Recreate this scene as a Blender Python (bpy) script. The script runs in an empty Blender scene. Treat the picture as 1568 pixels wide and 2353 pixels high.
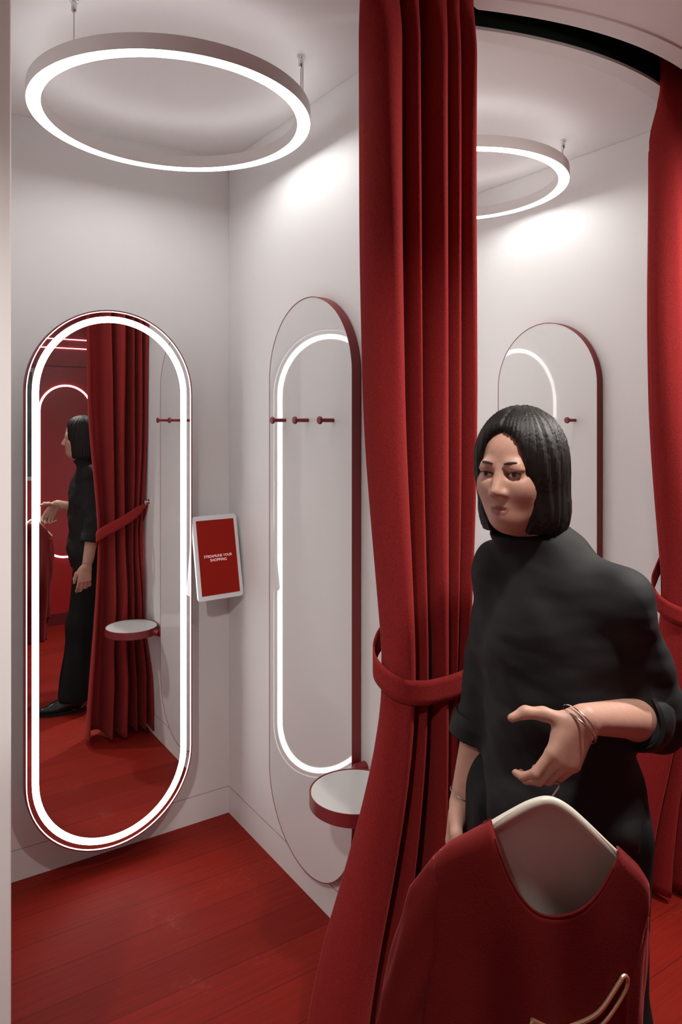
import bpy, math, random
import numpy as np
from mathutils import Vector, Matrix

random.seed(7)
S = bpy.context.scene
COL = S.collection
PI = math.pi

# ------------------------------------------------------------------ camera
YAW = math.radians(33.74)
cam_d = bpy.data.cameras.new('camera')
cam = bpy.data.objects.new('camera', cam_d)
COL.objects.link(cam)
cam.location = (0, 0, 1.6)
cam.rotation_euler = (PI / 2, 0, -YAW)
cam_d.sensor_fit = 'HORIZONTAL'
cam_d.sensor_width = 36
cam_d.lens = 36 * 1683 / 1568
cam_d.shift_y = (966 - 1176.5) / 1568
cam_d.clip_start = 0.02
S.camera = cam

# ------------------------------------------------------------------ world, exposure
W = bpy.data.worlds.new('world')
S.world = W
W.use_nodes = True
W.node_tree.nodes['Background'].inputs[0].default_value = (0, 0, 0, 1)
W.node_tree.nodes['Background'].inputs[1].default_value = 0
S.view_settings.view_transform = 'Standard'
S.view_settings.look = 'None'
S.view_settings.gamma = 1
S.view_settings.use_curve_mapping = False
S.view_settings.exposure = 0.0
S.cycles.max_bounces = 10
S.cycles.diffuse_bounces = 6
S.cycles.glossy_bounces = 6
S.cycles.sample_clamp_indirect = 6

RING_E = 16.0        # ring pendant diffuser
FILL_E = 1.7           # glow added on the ring tops to brighten the ceiling
STRIP_E = 7.5        # mirror light strip
EDGE_E = 2.2         # mirror edge glow
SPOT_W = 62.0        # corridor track spots (watts)
FAR_E = 3.0          # light tubes on the red wall

# ------------------------------------------------------------------ materials
def mat(name, col, rough=0.6, metal=0.0, spec=0.5, sheen=0.0, emit=None, es=0.0, coat=0.0,
        bump=None, trans=0.0, sheen_tint=None, mottle=None):
    m = bpy.data.materials.new(name)
    m.use_nodes = True
    nt = m.node_tree
    b = nt.nodes['Principled BSDF']
    b.inputs['Base Color'].default_value = (*col, 1)
    b.inputs['Roughness'].default_value = rough
    b.inputs['Metallic'].default_value = metal
    b.inputs['Specular IOR Level'].default_value = spec
    b.inputs['Sheen Weight'].default_value = sheen
    if sheen_tint:
        b.inputs['Sheen Tint'].default_value = (*sheen_tint, 1)
        b.inputs['Sheen Roughness'].default_value = 0.4
    b.inputs['Coat Weight'].default_value = coat
    b.inputs['Coat Roughness'].default_value = 0.05
    b.inputs['Transmission Weight'].default_value = trans
    if emit:
        b.inputs['Emission Color'].default_value = (*emit, 1)
        b.inputs['Emission Strength'].default_value = es
    if bump or mottle:
        tc = nt.nodes.new('ShaderNodeTexCoord')
    if mottle:
        sc, amt = mottle
        n2 = nt.nodes.new('ShaderNodeTexNoise')
        n2.inputs['Scale'].default_value = sc
        n2.inputs['Detail'].default_value = 5
        nt.links.new(tc.outputs['Object'], n2.inputs['Vector'])
        r = nt.nodes.new('ShaderNodeValToRGB')
        r.color_ramp.elements[0].position = 0.3
        r.color_ramp.elements[1].position = 0.7
        r.color_ramp.elements[0].color = (*[c * (1 - amt) for c in col], 1)
        r.color_ramp.elements[1].color = (*[min(1, c * (1 + amt)) for c in col], 1)
        nt.links.new(n2.outputs['Fac'], r.inputs['Fac'])
        nt.links.new(r.outputs['Color'], b.inputs['Base Color'])
    if bump:
        sc, st, stretch = bump
        mp = nt.nodes.new('ShaderNodeMapping')
        mp.inputs['Scale'].default_value = stretch
        nz = nt.nodes.new('ShaderNodeTexNoise')
        nz.inputs['Scale'].default_value = sc
        nz.inputs['Detail'].default_value = 6
        bp = nt.nodes.new('ShaderNodeBump')
        bp.inputs['Strength'].default_value = st
        bp.inputs['Distance'].default_value = 0.002
        nt.links.new(tc.outputs['Object'], mp.inputs['Vector'])
        nt.links.new(mp.outputs['Vector'], nz.inputs['Vector'])
        nt.links.new(nz.outputs['Fac'], bp.inputs['Height'])
        nt.links.new(bp.outputs['Normal'], b.inputs['Normal'])
    return m

M = {}
M['wall'] = mat('white_wall_paint', (.80, .785, .78), .55, bump=(60, .06, (1, 1, 1)))
M['ceiling'] = mat('white_ceiling_paint', (.86, .84, .835), .7)
M['gap_shade'] = mat('painted_gap_shade', (.22, .20, .20), .8)  # dark grey stands in for shade in the baseboard groove
M['trim'] = mat('white_trim', (.80, .77, .755), .5)
M['slot'] = mat('dark_green_track', (.004, .012, .007), .45)
M['redwall'] = mat('red_gloss_wall', (.36, .016, .018), .22, bump=(8, .05, (1, 1, 1)))
M['reddark'] = mat('dark_red_base', (.12, .006, .008), .4)
M['curtain'] = mat('red_wool_curtain', (.262, .021, .021), .9, spec=.1, sheen=.25, sheen_tint=(1, .25, .2),
                   bump=(380, .6, (1, 1, .5)), mottle=(230, .15))
M['lamp'] = mat('white_lamp_metal', (.78, .74, .73), .45)
M['ring'] = mat('ring_diffuser', (.9, .9, .9), .5, emit=(.98, .99, .97), es=RING_E)
M['ceiling_fill'] = mat('added_ring_fill', (.9, .9, .9), .5, emit=(1, .985, .985), es=FILL_E)
M['strip'] = mat('mirror_strip', (.9, .9, .9), .5, emit=(1, .98, .985), es=STRIP_E)
M['edge'] = mat('mirror_edge_glow', (.9, .9, .9), .5, emit=(1, .97, .98), es=EDGE_E)
M['mirror'] = mat('mirror_glass', (.93, .94, .94), .0, metal=1.0)
M['maroon'] = mat('maroon_metal', (.22, .018, .022), .42)
M['panel'] = mat('glossy_white_panel', (.74, .735, .73), .03, spec=.6)
M['seat'] = mat('pale_seat_top', (.66, .66, .64), .3)
M['chrome'] = mat('chrome', (.7, .7, .7), .2, metal=1.0)
M['steel'] = mat('steel_wire', (.45, .43, .42), .35, metal=1.0)
M['tablet'] = mat('white_tablet_case', (.72, .73, .75), .3)
M['tabback'] = mat('grey_mount', (.12, .12, .13), .5)
M['screen'] = mat('red_screen', (.10, .004, .002), .5, spec=.1, emit=(.185, .0065, .0035), es=.6)
M['text'] = mat('screen_lettering', (.5, .4, .4), .5, emit=(.8, .52, .52), es=.75)
M['black'] = mat('black_cotton', (.012, .012, .013), .75, spec=.35, bump=(8, .7, (1, 1, 2.2)))
M['trouser'] = mat('black_trouser', (.007, .007, .008), .8, spec=.25, bump=(120, .2, (1, 1, .3)))
M['hair'] = mat('black_hair', (.009, .0065, .006), .52, spec=.3, bump=(90, .5, (3, 3, .12)))
M['skin'] = mat('skin', (.60, .335, .25), .5, mottle=(70, .05))
M['lip'] = mat('lips', (.44, .19, .155), .4)
M['eyew'] = mat('eye_white', (.62, .58, .56), .25)
M['iris'] = mat('dark_iris', (.012, .007, .005), .15)
M['brow'] = mat('eyebrow', (.05, .03, .025), .7)
M['shoe'] = mat('dark_green_leather', (.006, .016, .012), .3)
M['dress'] = mat('red_dress_wool', (.145, .008, .0075), .85, spec=.2, sheen=.3, sheen_tint=(1, .2, .2), bump=(300, .25, (1, 1, 1)))
M['lining'] = mat('cream_lining', (.72, .63, .55), .7, bump=(40, .3, (1, 1, .3)))
M['hanger'] = mat('cream_hanger', (.72, .68, .58), .35)
M['gold'] = mat('gold_clasp', (.80, .58, .38), .38, metal=.8)
M['silver'] = mat('silver_bangle', (.75, .74, .72), .2, metal=1.0)
M['orange'] = mat('orange_cord', (.55, .12, .03), .5)
M['far'] = mat('far_light_tube', (.9, .9, .9), .5, emit=(.86, .8, .95), es=FAR_E)
M['spotlens'] = mat('spot_lens', (.9, .9, .9), .3, emit=(1, .95, .9), es=6)
M['niche'] = mat('pale_frame', (.6, .58, .55), .4)
M['niche_in'] = mat('smoky_glass', (.10, .11, .11), .15, mottle=(5, .5))

# painted red floorboards
for _n in M['black'].node_tree.nodes:
    if _n.type == 'BUMP':
        _n.inputs['Distance'].default_value = .022
    if _n.type == 'TEX_NOISE':
        _n.inputs['Detail'].default_value = 1.2

def floor_mat():
    m = bpy.data.materials.new('red_painted_boards')
    m.use_nodes = True
    nt = m.node_tree
    N, L = nt.nodes, nt.links
    b = N['Principled BSDF']
    tc = N.new('ShaderNodeTexCoord')
    mp = N.new('ShaderNodeMapping')
    mp.inputs['Location'].default_value = (.37, -.119, 0)
    L.new(tc.outputs['Object'], mp.inputs['Vector'])
    br = N.new('ShaderNodeTexBrick')
    br.offset = .43
    br.inputs['Scale'].default_value = 1
    br.inputs['Brick Width'].default_value = 4.7
    br.inputs['Row Height'].default_value = .1417
    br.inputs['Mortar Size'].default_value = .0011
    br.inputs['Mortar Smooth'].default_value = .3
    br.inputs['Bias'].default_value = 0
    br.inputs['Color1'].default_value = (.275, .0165, .009, 1)
    br.inputs['Color2'].default_value = (.215, .0125, .007, 1)
    br.inputs['Mortar'].default_value = (.07, .008, .005, 1)
    L.new(mp.outputs['Vector'], br.inputs['Vector'])
    # grain stretched along the boards
    mg = N.new('ShaderNodeMapping')
    mg.inputs['Scale'].default_value = (1.2, 30, 1)
    L.new(tc.outputs['Object'], mg.inputs['Vector'])
    g = N.new('ShaderNodeTexNoise')
    g.inputs['Scale'].default_value = 3
    g.inputs['Detail'].default_value = 8
    g.inputs['Roughness'].default_value = .65
    L.new(mg.outputs['Vector'], g.inputs['Vector'])
    mul = N.new('ShaderNodeMix')
    mul.data_type = 'RGBA'
    mul.blend_type = 'MULTIPLY'
    mul.inputs['Factor'].default_value = .55
    rp = N.new('ShaderNodeValToRGB')
    rp.color_ramp.elements[0].position = .25
    rp.color_ramp.elements[0].color = (.55, .5, .5, 1)
    rp.color_ramp.elements[1].position = .7
    rp.color_ramp.elements[1].color = (1.15, 1.1, 1.1, 1)
    L.new(g.outputs['Fac'], rp.inputs['Fac'])
    L.new(br.outputs['Color'], mul.inputs['A'])
    L.new(rp.outputs['Color'], mul.inputs['B'])
    # worn scratches showing brown wood
    ms = N.new('ShaderNodeMapping')
    ms.inputs['Scale'].default_value = (6, 60, 1)
    L.new(tc.outputs['Object'], ms.inputs['Vector'])
    s1 = N.new('ShaderNodeTexNoise')
    s1.inputs['Scale'].default_value = 5
    s1.inputs['Detail'].default_value = 10
    s1.inputs['Roughness'].default_value = .75
    L.new(ms.outputs['Vector'], s1.inputs['Vector'])
    s2 = N.new('ShaderNodeTexNoise')
    s2.inputs['Scale'].default_value = 3.2
    s2.inputs['Detail'].default_value = 4
    L.new(tc.outputs['Object'], s2.inputs['Vector'])
    mm = N.new('ShaderNodeMath')
    mm.operation = 'MULTIPLY'
    L.new(s1.outputs['Fac'], mm.inputs[0])
    L.new(s2.outputs['Fac'], mm.inputs[1])
    r2 = N.new('ShaderNodeValToRGB')
    r2.color_ramp.elements[0].position = .335
    r2.color_ramp.elements[0].color = (0, 0, 0, 1)
    r2.color_ramp.elements[1].position = .43
    r2.color_ramp.elements[1].color = (.6, .6, .6, 1)
    L.new(mm.outputs[0], r2.inputs['Fac'])
    mx = N.new('ShaderNodeMix')
    mx.data_type = 'RGBA'
    L.new(r2.outputs['Color'], mx.inputs['Factor'])
    L.new(mul.outputs['Result'], mx.inputs['A'])
    mx.inputs['B'].default_value = (.38, .13, .07, 1)
    L.new(mx.outputs['Result'], b.inputs['Base Color'])
    b.inputs['Roughness'].default_value = .55
    b.inputs['Specular IOR Level'].default_value = .13
    bp = N.new('ShaderNodeBump')
    bp.inputs['Strength'].default_value = .25
    bp.inputs['Distance'].default_value = .002
    L.new(g.outputs['Fac'], bp.inputs['Height'])
    L.new(bp.outputs['Normal'], b.inputs['Normal'])
    return m
M['floor'] = floor_mat()

# ------------------------------------------------------------------ mesh helpers (world coordinates)
class MB:
    def __init__(s):
        s.v, s.f = [], []

    def add(s, vs, fs):
        o = len(s.v)
        s.v += [tuple(p) for p in vs]
        s.f += [tuple(i + o for i in q) for q in fs]
        return s

    def box(s, lo, hi):
        x0, y0, z0 = lo
        x1, y1, z1 = hi
        return s.add([(x0, y0, z0), (x1, y0, z0), (x1, y1, z0), (x0, y1, z0), (x0, y0, z1), (x1, y0, z1), (x1, y1, z1), (x0, y1, z1)],
                     [(0, 3, 2, 1), (4, 5, 6, 7), (0, 1, 5, 4), (1, 2, 6, 5), (2, 3, 7, 6), (3, 0, 4, 7)])

    def tube(s, pts, r, n=12, closed=False, caps=True):
        pts = [Vector(p) for p in pts]
        m = len(pts)
        rr = r if isinstance(r, (list, tuple)) else [r] * m
        rings = []
        prev = None
        for i, p in enumerate(pts):
            a = pts[(i - 1) % m] if (closed or i > 0) else p
            b = pts[(i + 1) % m] if (closed or i < m - 1) else p
            t = (b - a).normalized()
            if prev is None:
                u = t.orthogonal().normalized()
            else:
                u = (prev - t * prev.dot(t))
                u = u.normalized() if u.length > 1e-6 else t.orthogonal().normalized()
            prev = u
            w = t.cross(u)
            rings.append([p + (u * math.cos(2 * PI * k / n) + w * math.sin(2 * PI * k / n)) * rr[i] for k in range(n)])
        vs = [q for ring in rings for q in ring]
        fs = []
        for i in range(m if closed else m - 1):
            j = (i + 1) % m
            for k in range(n):
                l = (k + 1) % n
                fs.append((i * n + k, i * n + l, j * n + l, j * n + k))
        if caps and not closed:
            fs.append(tuple(range(n))[::-1])
            fs.append(tuple((m - 1) * n + k for k in range(n)))
        return s.add(vs, fs)

    def lathe(s, prof, c, n=64, axis='z', closed=False):
        vs, fs = [], []
        for r, h in prof:
            for k in range(n):
                a = 2 * PI * k / n
                if axis == 'z':
                    vs.append((c[0] + r * math.cos(a), c[1] + r * math.sin(a), c[2] + h))
                elif axis == 'x':
                    vs.append((c[0] + h, c[1] + r * math.cos(a), c[2] + r * math.sin(a)))
                else:
                    vs.append((c[0] + r * math.sin(a), c[1] + h, c[2] + r * math.cos(a)))
        m = len(prof)
        for i in range(m if closed else m - 1):
            j = (i + 1) % m
            for k in range(n):
                l = (k + 1) % n
                fs.append((i * n + k, i * n + l, j * n + l, j * n + k))
        if not closed:
            if prof[0][0] > 1e-5:
                fs.append(tuple(range(n))[::-1])
            if prof[-1][0] > 1e-5:
                fs.append(tuple((m - 1) * n + k for k in range(n)))
        return s.add(vs, fs)

    def grid(s, rows):
        n = len(rows[0])
        vs = [p for r in rows for p in r]
        fs = [(i * n + k, i * n + k + 1, (i + 1) * n + k + 1, (i + 1) * n + k) for i in range(len(rows) - 1) for k in range(n - 1)]
        return s.add(vs, fs)


def link(name, verts, faces, m, parent=None, smooth=False, sharp=35, solid=None, bevel=None, origin=None, mats=None):
    me = bpy.data.meshes.new(name)
    V = np.array(verts, dtype=float).reshape(-1, 3)
    if parent is not None:
        o0 = np.array(wloc(parent))
    elif origin is not None:
        o0 = np.array(origin, dtype=float)
    else:
        lo, hi = V.min(0), V.max(0)
        o0 = np.array([(lo[0] + hi[0]) / 2, (lo[1] + hi[1]) / 2, lo[2]])
    base = o0 if parent is None else o0
    me.from_pydata((V - base).tolist(), [], [list(map(int, q)) for q in faces])
    me.validate()
    me.update()
    if mats:
        for q in mats:
            me.materials.append(q)
    else:
        me.materials.append(m)
    o = bpy.data.objects.new(name, me)
    COL.objects.link(o)
    if parent is not None:
        o.parent = parent
    else:
        o.location = base
    bmesh_fix(me)
    if smooth:
        for p in me.polygons:
            p.use_smooth = True
        if sharp:
            try:
                me.set_sharp_from_angle(angle=math.radians(sharp))
            except Exception:
                pass
    if solid:
        md = o.modifiers.new('thickness', 'SOLIDIFY')
        md.thickness = solid
        md.offset = 0
    if bevel:
        md = o.modifiers.new('bevel', 'BEVEL')
        md.width = bevel
        md.segments = 2
        md.limit_method = 'ANGLE'
    return o


def bmesh_fix(me):
    import bmesh
    bm = bmesh.new()
    bm.from_mesh(me)
    bmesh.ops.recalc_face_normals(bm, faces=bm.faces)
    bm.to_mesh(me)
    bm.free()


def wloc(o):
    p = Vector((0, 0, 0))
    while o is not None:
        p += o.location
        o = o.parent
    return p


def build(name, mb, m, parent=None, **k):
    return link(name, mb.v, mb.f, m, parent, **k)


def tag(o, label=None, cat=None, group=None, kind=None):
    if label:
        o['label'] = label
    if cat:
        o['category'] = cat
    if group:
        o['group'] = group
    if kind:
        o['kind'] = kind
    return o


def thing(name, label, cat, loc, group=None):
    o = bpy.data.objects.new(name, None)
    o.empty_display_size = .05
    COL.objects.link(o)
    o.location = loc
    return tag(o, label, cat, group)


def struct(name, mb, m, **k):
    return tag(build(name, mb, m, **k), kind='structure')


def dup(root, shift, label):
    r = root.copy()
    COL.objects.link(r)
    r.location = root.location + Vector(shift)
    r['label'] = label
    def rec(a, b):
        for ch in list(a.children):
            if ch.name.startswith('§'):
                continue
            c = ch.copy()
            COL.objects.link(c)
            c.parent = b
            rec(ch, c)
    rec(root, r)
    return r


def stadium(w, h, n=40):
    """outline of an upright oval, centred, as (u, v) pairs"""
    r = w / 2
    s = h / 2 - r
    pts = [(r * math.cos(PI * k / n), s + r * math.sin(PI * k / n)) for k in range(n + 1)]
    pts += [(-r * math.cos(PI * k / n), -s - r * math.sin(PI * k / n)) for k in range(n + 1)]
    return pts


def stad_ring(mb, to3, w, h, d0, d1, ri, n=40):
    """a closed oval band: outer oval w x h, inset ri, from depth d0 to d1"""
    a, b = stadium(w, h, n), stadium(w - 2 * ri, h - 2 * ri, n)
    m = len(a)
    vs = [to3(u, v, d0) for u, v in a] + [to3(u, v, d0) for u, v in b] + [to3(u, v, d1) for u, v in b] + [to3(u, v, d1) for u, v in a]
    fs = []
    for i in range(m):
        j = (i + 1) % m
        for q in range(4):
            q2 = (q + 1) % 4
            fs.append((q * m + i, q * m + j, q2 * m + j, q2 * m + i))
    mb.add(vs, fs)
    return mb


def stad_slab(mb, to3, w, h, d0, d1, n=40):
    a = stadium(w, h, n)
    m = len(a)
    vs = [to3(u, v, d0) for u, v in a] + [to3(u, v, d1) for u, v in a]
    fs = [tuple(range(m)), tuple(range(m, 2 * m))[::-1]] + [(i, (i + 1) % m, m + (i + 1) % m, m + i) for i in range(m)]
    mb.add(vs, fs)
    return mb


def catmull(P, n):
    P = [np.array(p, float) for p in P]
    Q = [2 * P[0] - P[1]] + P + [2 * P[-1] - P[-2]]
    out = []
    for i in range(1, len(Q) - 2):
        for k in range(n):
            t = k / n
            a, b, c, d = Q[i - 1], Q[i], Q[i + 1], Q[i + 2]
            out.append(.5 * (2 * b + (c - a) * t + (2 * a - 5 * b + 4 * c - d) * t * t + (-a + 3 * b - 3 * c + d) * t ** 3))
    out.append(P[-1])
    return out

# ------------------------------------------------------------------ room shell
PITCH = 1.152
CEIL = 2.661
YB = 2.742           # back wall of the booths
YF = -.75            # red wall behind the camera
XL, XR = -1.02, 3.58
PART = [(.128, .241), (1.28, 1.393), (2.432, 2.545)]
YE = 1.44            # front ends of the partitions

struct('floor', MB().box((XL, YF, -.06), (XR, YB, 0)), M['floor'], origin=(0, 0, 0))
struct('wall_back', MB().box((XL, YB, 0), (XR, YB + .1, CEIL)), M['wall'])
for nm, (a, b) in zip(('wall_left', 'wall_middle', 'wall_right'), PART):
    struct(nm, MB().box((a, YE, 0), (b, YB, CEIL)), M['wall'], bevel=.003)
struct('wall_front', MB().box((XL, YF - .1, 0), (XR, YF, CEIL)), M['redwall'])
struct('wall_far_left', MB().box((XL - .1, YF, 0), (XL, YB, CEIL)), M['wall'])
struct('wall_far_right', MB().box((XR, YF, 0), (XR + .1, YB, CEIL)), M['wall'])
BH = .108
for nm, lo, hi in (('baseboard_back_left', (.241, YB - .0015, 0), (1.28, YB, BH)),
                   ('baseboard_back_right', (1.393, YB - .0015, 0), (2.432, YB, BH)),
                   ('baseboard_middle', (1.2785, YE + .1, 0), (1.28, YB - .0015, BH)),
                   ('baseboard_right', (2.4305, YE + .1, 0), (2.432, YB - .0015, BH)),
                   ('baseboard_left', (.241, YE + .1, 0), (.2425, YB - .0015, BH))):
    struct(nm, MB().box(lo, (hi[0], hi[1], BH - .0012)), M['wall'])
    struct(nm.replace('baseboard', 'trim_gap_shade'), MB().box((lo[0], lo[1], BH - .0012), hi), M['gap_shade'])  # thin dark strip painted as the shadow gap above the baseboard
struct('baseboard_front', MB().box((XL, YF, 0), (XR, YF + .012, .09)), M['reddark'])
struct('trim_1', MB().box((XL, YF, 2.02), (XR, YF + .006, 2.026)), M['reddark'])

def cx_of(x):
    return .763 + PITCH * round((x - .763 - .0285) / PITCH) + 0.0
def y_in(x):
    c = .7605 + PITCH * round((x - .7605) / PITCH)
    return 1.348 + (x - c) ** 2 / 2.8
def y_out(x):
    return y_in(x) - .095
xs = [XL + (XR - XL) * i / 460 for i in range(461)]
cl = MB()
cl.grid([[(x, YB, CEIL) for x in xs], [(x, y_in(x), CEIL) for x in xs]])
cl.grid([[(x, y_out(x), CEIL) for x in xs], [(x, YF, CEIL) for x in xs]])
cl.grid([[(x, YB, CEIL + .2) for x in xs], [(x, YF, CEIL + .2) for x in xs]])
struct('ceiling', cl, M['ceiling'], origin=(0, 0, CEIL))
for nm, f0, sg in (('trim_2', y_in, 1), ('trim_3', y_out, -1)):
    t = MB()
    w = .058
    rows = []
    for d, z in ((0, CEIL + .004), (0, CEIL - .005), (w, CEIL - .005), (w, CEIL + .002)):
        rows.append([(x, f0(x) + sg * d, z) for x in xs])
    t.grid(rows)
    struct(nm, t, M['trim'], origin=(0, 0, CEIL))

def track(k, label):
    x0, x1 = .128 + .0595 + k * PITCH, .128 + .0535 + (k + 1) * PITCH
    q = [x0 + (x1 - x0) * i / 60 for i in range(61)]
    root = thing('curtain_track', label, 'curtain track', ((x0 + x1) / 2, 1.3, CEIL), 'curved curtain tracks')
    c = MB()
    c.grid([[(x, y_in(x) + .003, CEIL + .003) for x in q], [(x, y_in(x) + .003, CEIL + .14) for x in q],
            [(x, y_out(x) - .003, CEIL + .14) for x in q], [(x, y_out(x) - .003, CEIL + .003) for x in q]])
    build('channel', c, M['slot'], root, smooth=True)
    r = MB()
    r.tube([(x, (y_in(x) + y_out(x)) / 2, CEIL + .115) for x in q], .009, 8)
    build('rail', r, M['slot'], root, smooth=True)
    return root
track(0, 'curved dark curtain track above the left booth, over the tied red curtain')
track(1, 'curved dark green curtain track in the ceiling of the right booth')

# ------------------------------------------------------------------ ring pendants
def ring_lamp():
    c = (.802, 2.103)
    zb, h, R, w = 2.495, .040, .4095, .041
    root = thing('ring_lamp', 'large glowing white ring pendant over the left booth with the lit mirror', 'lamp', (c[0], c[1], zb), 'ring pendants')
    def tilt(m):
        m.v = [(x, y, z - .028 * ((x - c[0]) * .555 + (y - c[1]) * .832)) for x, y, z in m.v]
        return m
    mb = MB().lathe([(R, 0), (R, h), (R - w, h), (R - w, 0), (R - w + .0015, 0), (R - w + .0015, h - .004), (R - .0015, h - .004), (R - .0015, 0)], (c[0], c[1], zb), 128, closed=True)
    u = MB().lathe([(R - w + .004, h), (R - .004, h), (R - .004, h + .0012), (R - w + .004, h + .0012)], (c[0], c[1], zb), 128, closed=True)
    build('ceiling_fill', tilt(u), M['ceiling_fill'], root, smooth=True)  # added glowing band, no real lamp part, lifts the ceiling brightness
    build('housing', tilt(mb), M['lamp'], root, smooth=True)
    d = MB().lathe([(R - w + .002, .0005), (R - .002, .0005), (R - .002, .006), (R - w + .002, .006)], (c[0], c[1], zb), 128, closed=True)
    build('diffuser', tilt(d), M['ring'], root, smooth=True)
    for a in (-43, -150):
        x, y = c[0] + (R - w / 2) * math.cos(math.radians(a)), c[1] + (R - w / 2) * math.sin(math.radians(a))
        s = build('suspension', MB().tube([(x, y, zb + h), (x, y, CEIL - .02)], .0011, 6), M['steel'], root)
        build('canopy', MB().lathe([(0, .0), (.004, 0), (.007, .006), (.007, .026), (.011, .027), (.011, .034)], (x, y, CEIL - .034), 16), M['chrome'], s, smooth=True)
    a = -39.5
    x, y = c[0] + (R - w / 2) * math.cos(math.radians(a)), c[1] + (R - w / 2) * math.sin(math.radians(a))
    build('power_rod', MB().tube([(x, y, zb + h - .002), (x, y, CEIL)], .0038, 10), M['lamp'], root, smooth=True)
    return root
rl = ring_lamp()
dup(rl, (PITCH, 0, 0), 'smaller-looking glowing ring pendant over the right booth, half hidden by the curtain')

# ------------------------------------------------------------------ lit oval mirrors
def lit_mirror():
    x0, x1, z0, z1, Y = .480, 1.073, .076, 1.993, 2.624
    cx, cz, w, h = (x0 + x1) / 2, (z0 + z1) / 2, x1 - x0, z1 - z0
    to3 = lambda u, v, d: (cx + u, Y + d, cz + v)
    root = thing('oval_mirror', 'tall oval mirror with a thick glowing white strip on the left booth wall', 'mirror', (cx, Y, z0), 'lit oval mirrors')
    build('rim', stad_ring(MB(), to3, w, h, -.001, .03, .003), M['maroon'], root, smooth=True)
    build('edge_light', stad_ring(MB(), to3, w - .009, h - .009, -.0005, .008, .003), M['edge'], root, smooth=True)
    build('mirror_glass', stad_slab(MB(), to3, w - .006, h - .006, .0005, .02), M['mirror'], root)
    build('light_strip', stad_ring(MB(), to3, w - .046, h - .046, -.0015, .004, .022), M['strip'], root, smooth=True)
    build('wall_mount', MB().box((cx - .14, Y + .02, cz - .6), (cx + .14, YB, cz + .6)), M['tabback'], root)
    return root
lm = lit_mirror()
dup(lm, (PITCH, 0, 0), 'lit oval mirror on the right booth back wall, seen only reflected')

# ------------------------------------------------------------------ hook panels
def hook_panel():
    y0, y1, z0, z1, X = 1.804, 2.328, .109, 2.005, 1.246
    cy, cz, w, h = (y0 + y1) / 2, (z0 + z1) / 2, y1 - y0, z1 - z0
    to3 = lambda u, v, d: (X + d, cy + u, cz + v)
    root = thing('hook_panel', 'tall glossy white oval wall panel with maroon rim and three pegs, in the left booth', 'wall panel', (X, cy, z0), 'glossy hook panels')
    build('rim', stad_ring(MB(), to3, w, h, -.001, .030, .0025), M['maroon'], root, smooth=True)
    build('face', stad_slab(MB(), to3, w - .005, h - .005, 0, .024), M['panel'], root)
    build('wall_mount', MB().box((X + .02, cy - .12, cz - .7), (1.28, cy + .12, cz + .7)), M['tabback'], root)
    for y in (2.212, 2.060, 1.908):
        p = [(.0, -.055), (.011, -.0545), (.0125, -.052), (.0125, -.0475), (.011, -.046), (.0062, -.0455), (.0062, 0)]
        build('peg_hook', MB().lathe(p, (X, y, 1.6005), 20, axis='x'), M['maroon'], root, smooth=True)
    return root
hp = hook_panel()
dup(hp, (PITCH, 0, 0), 'glossy white oval wall panel with pegs in the right booth, behind the woman in black')

# ------------------------------------------------------------------ round wall seat
def wall_seat():
    c, R, zt, h = (1.152, 1.655), .126, .582, .038
    root = thing('wall_seat', 'small round white-topped seat with maroon rim on the wall beside the curtain', 'seat', (c[0], c[1], zt - h))
    b = MB().lathe([(0, 0), (R - .004, 0), (R, .003), (R, h), (R - .003, h), (R - .003, h - .004), (0, h - .004)], (c[0], c[1], zt - h), 96)
    build('rim', b, M['maroon'], root, smooth=True)
    t = MB().lathe([(0, 0), (R - .004, 0), (R - .004, .0035), (R - .006, .005), (0, .005)], (c[0], c[1], zt - .0055), 96)
    build('seat_top', t, M['seat'], root, smooth=True)
    build('arm', MB().tube([(1.247, 1.785, zt - .020), (1.21, 1.73, zt - .020), (c[0] + .052, c[1] + .068, zt - .021)], .0145, 20), M['maroon'], root, smooth=True)
    build('wall_flange', MB().lathe([(.017, 0), (.017, .035)], (1.2445, 1.785, zt - .020), 24, axis='x'), M['maroon'], root, smooth=True)
    return root
wall_seat()

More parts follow.
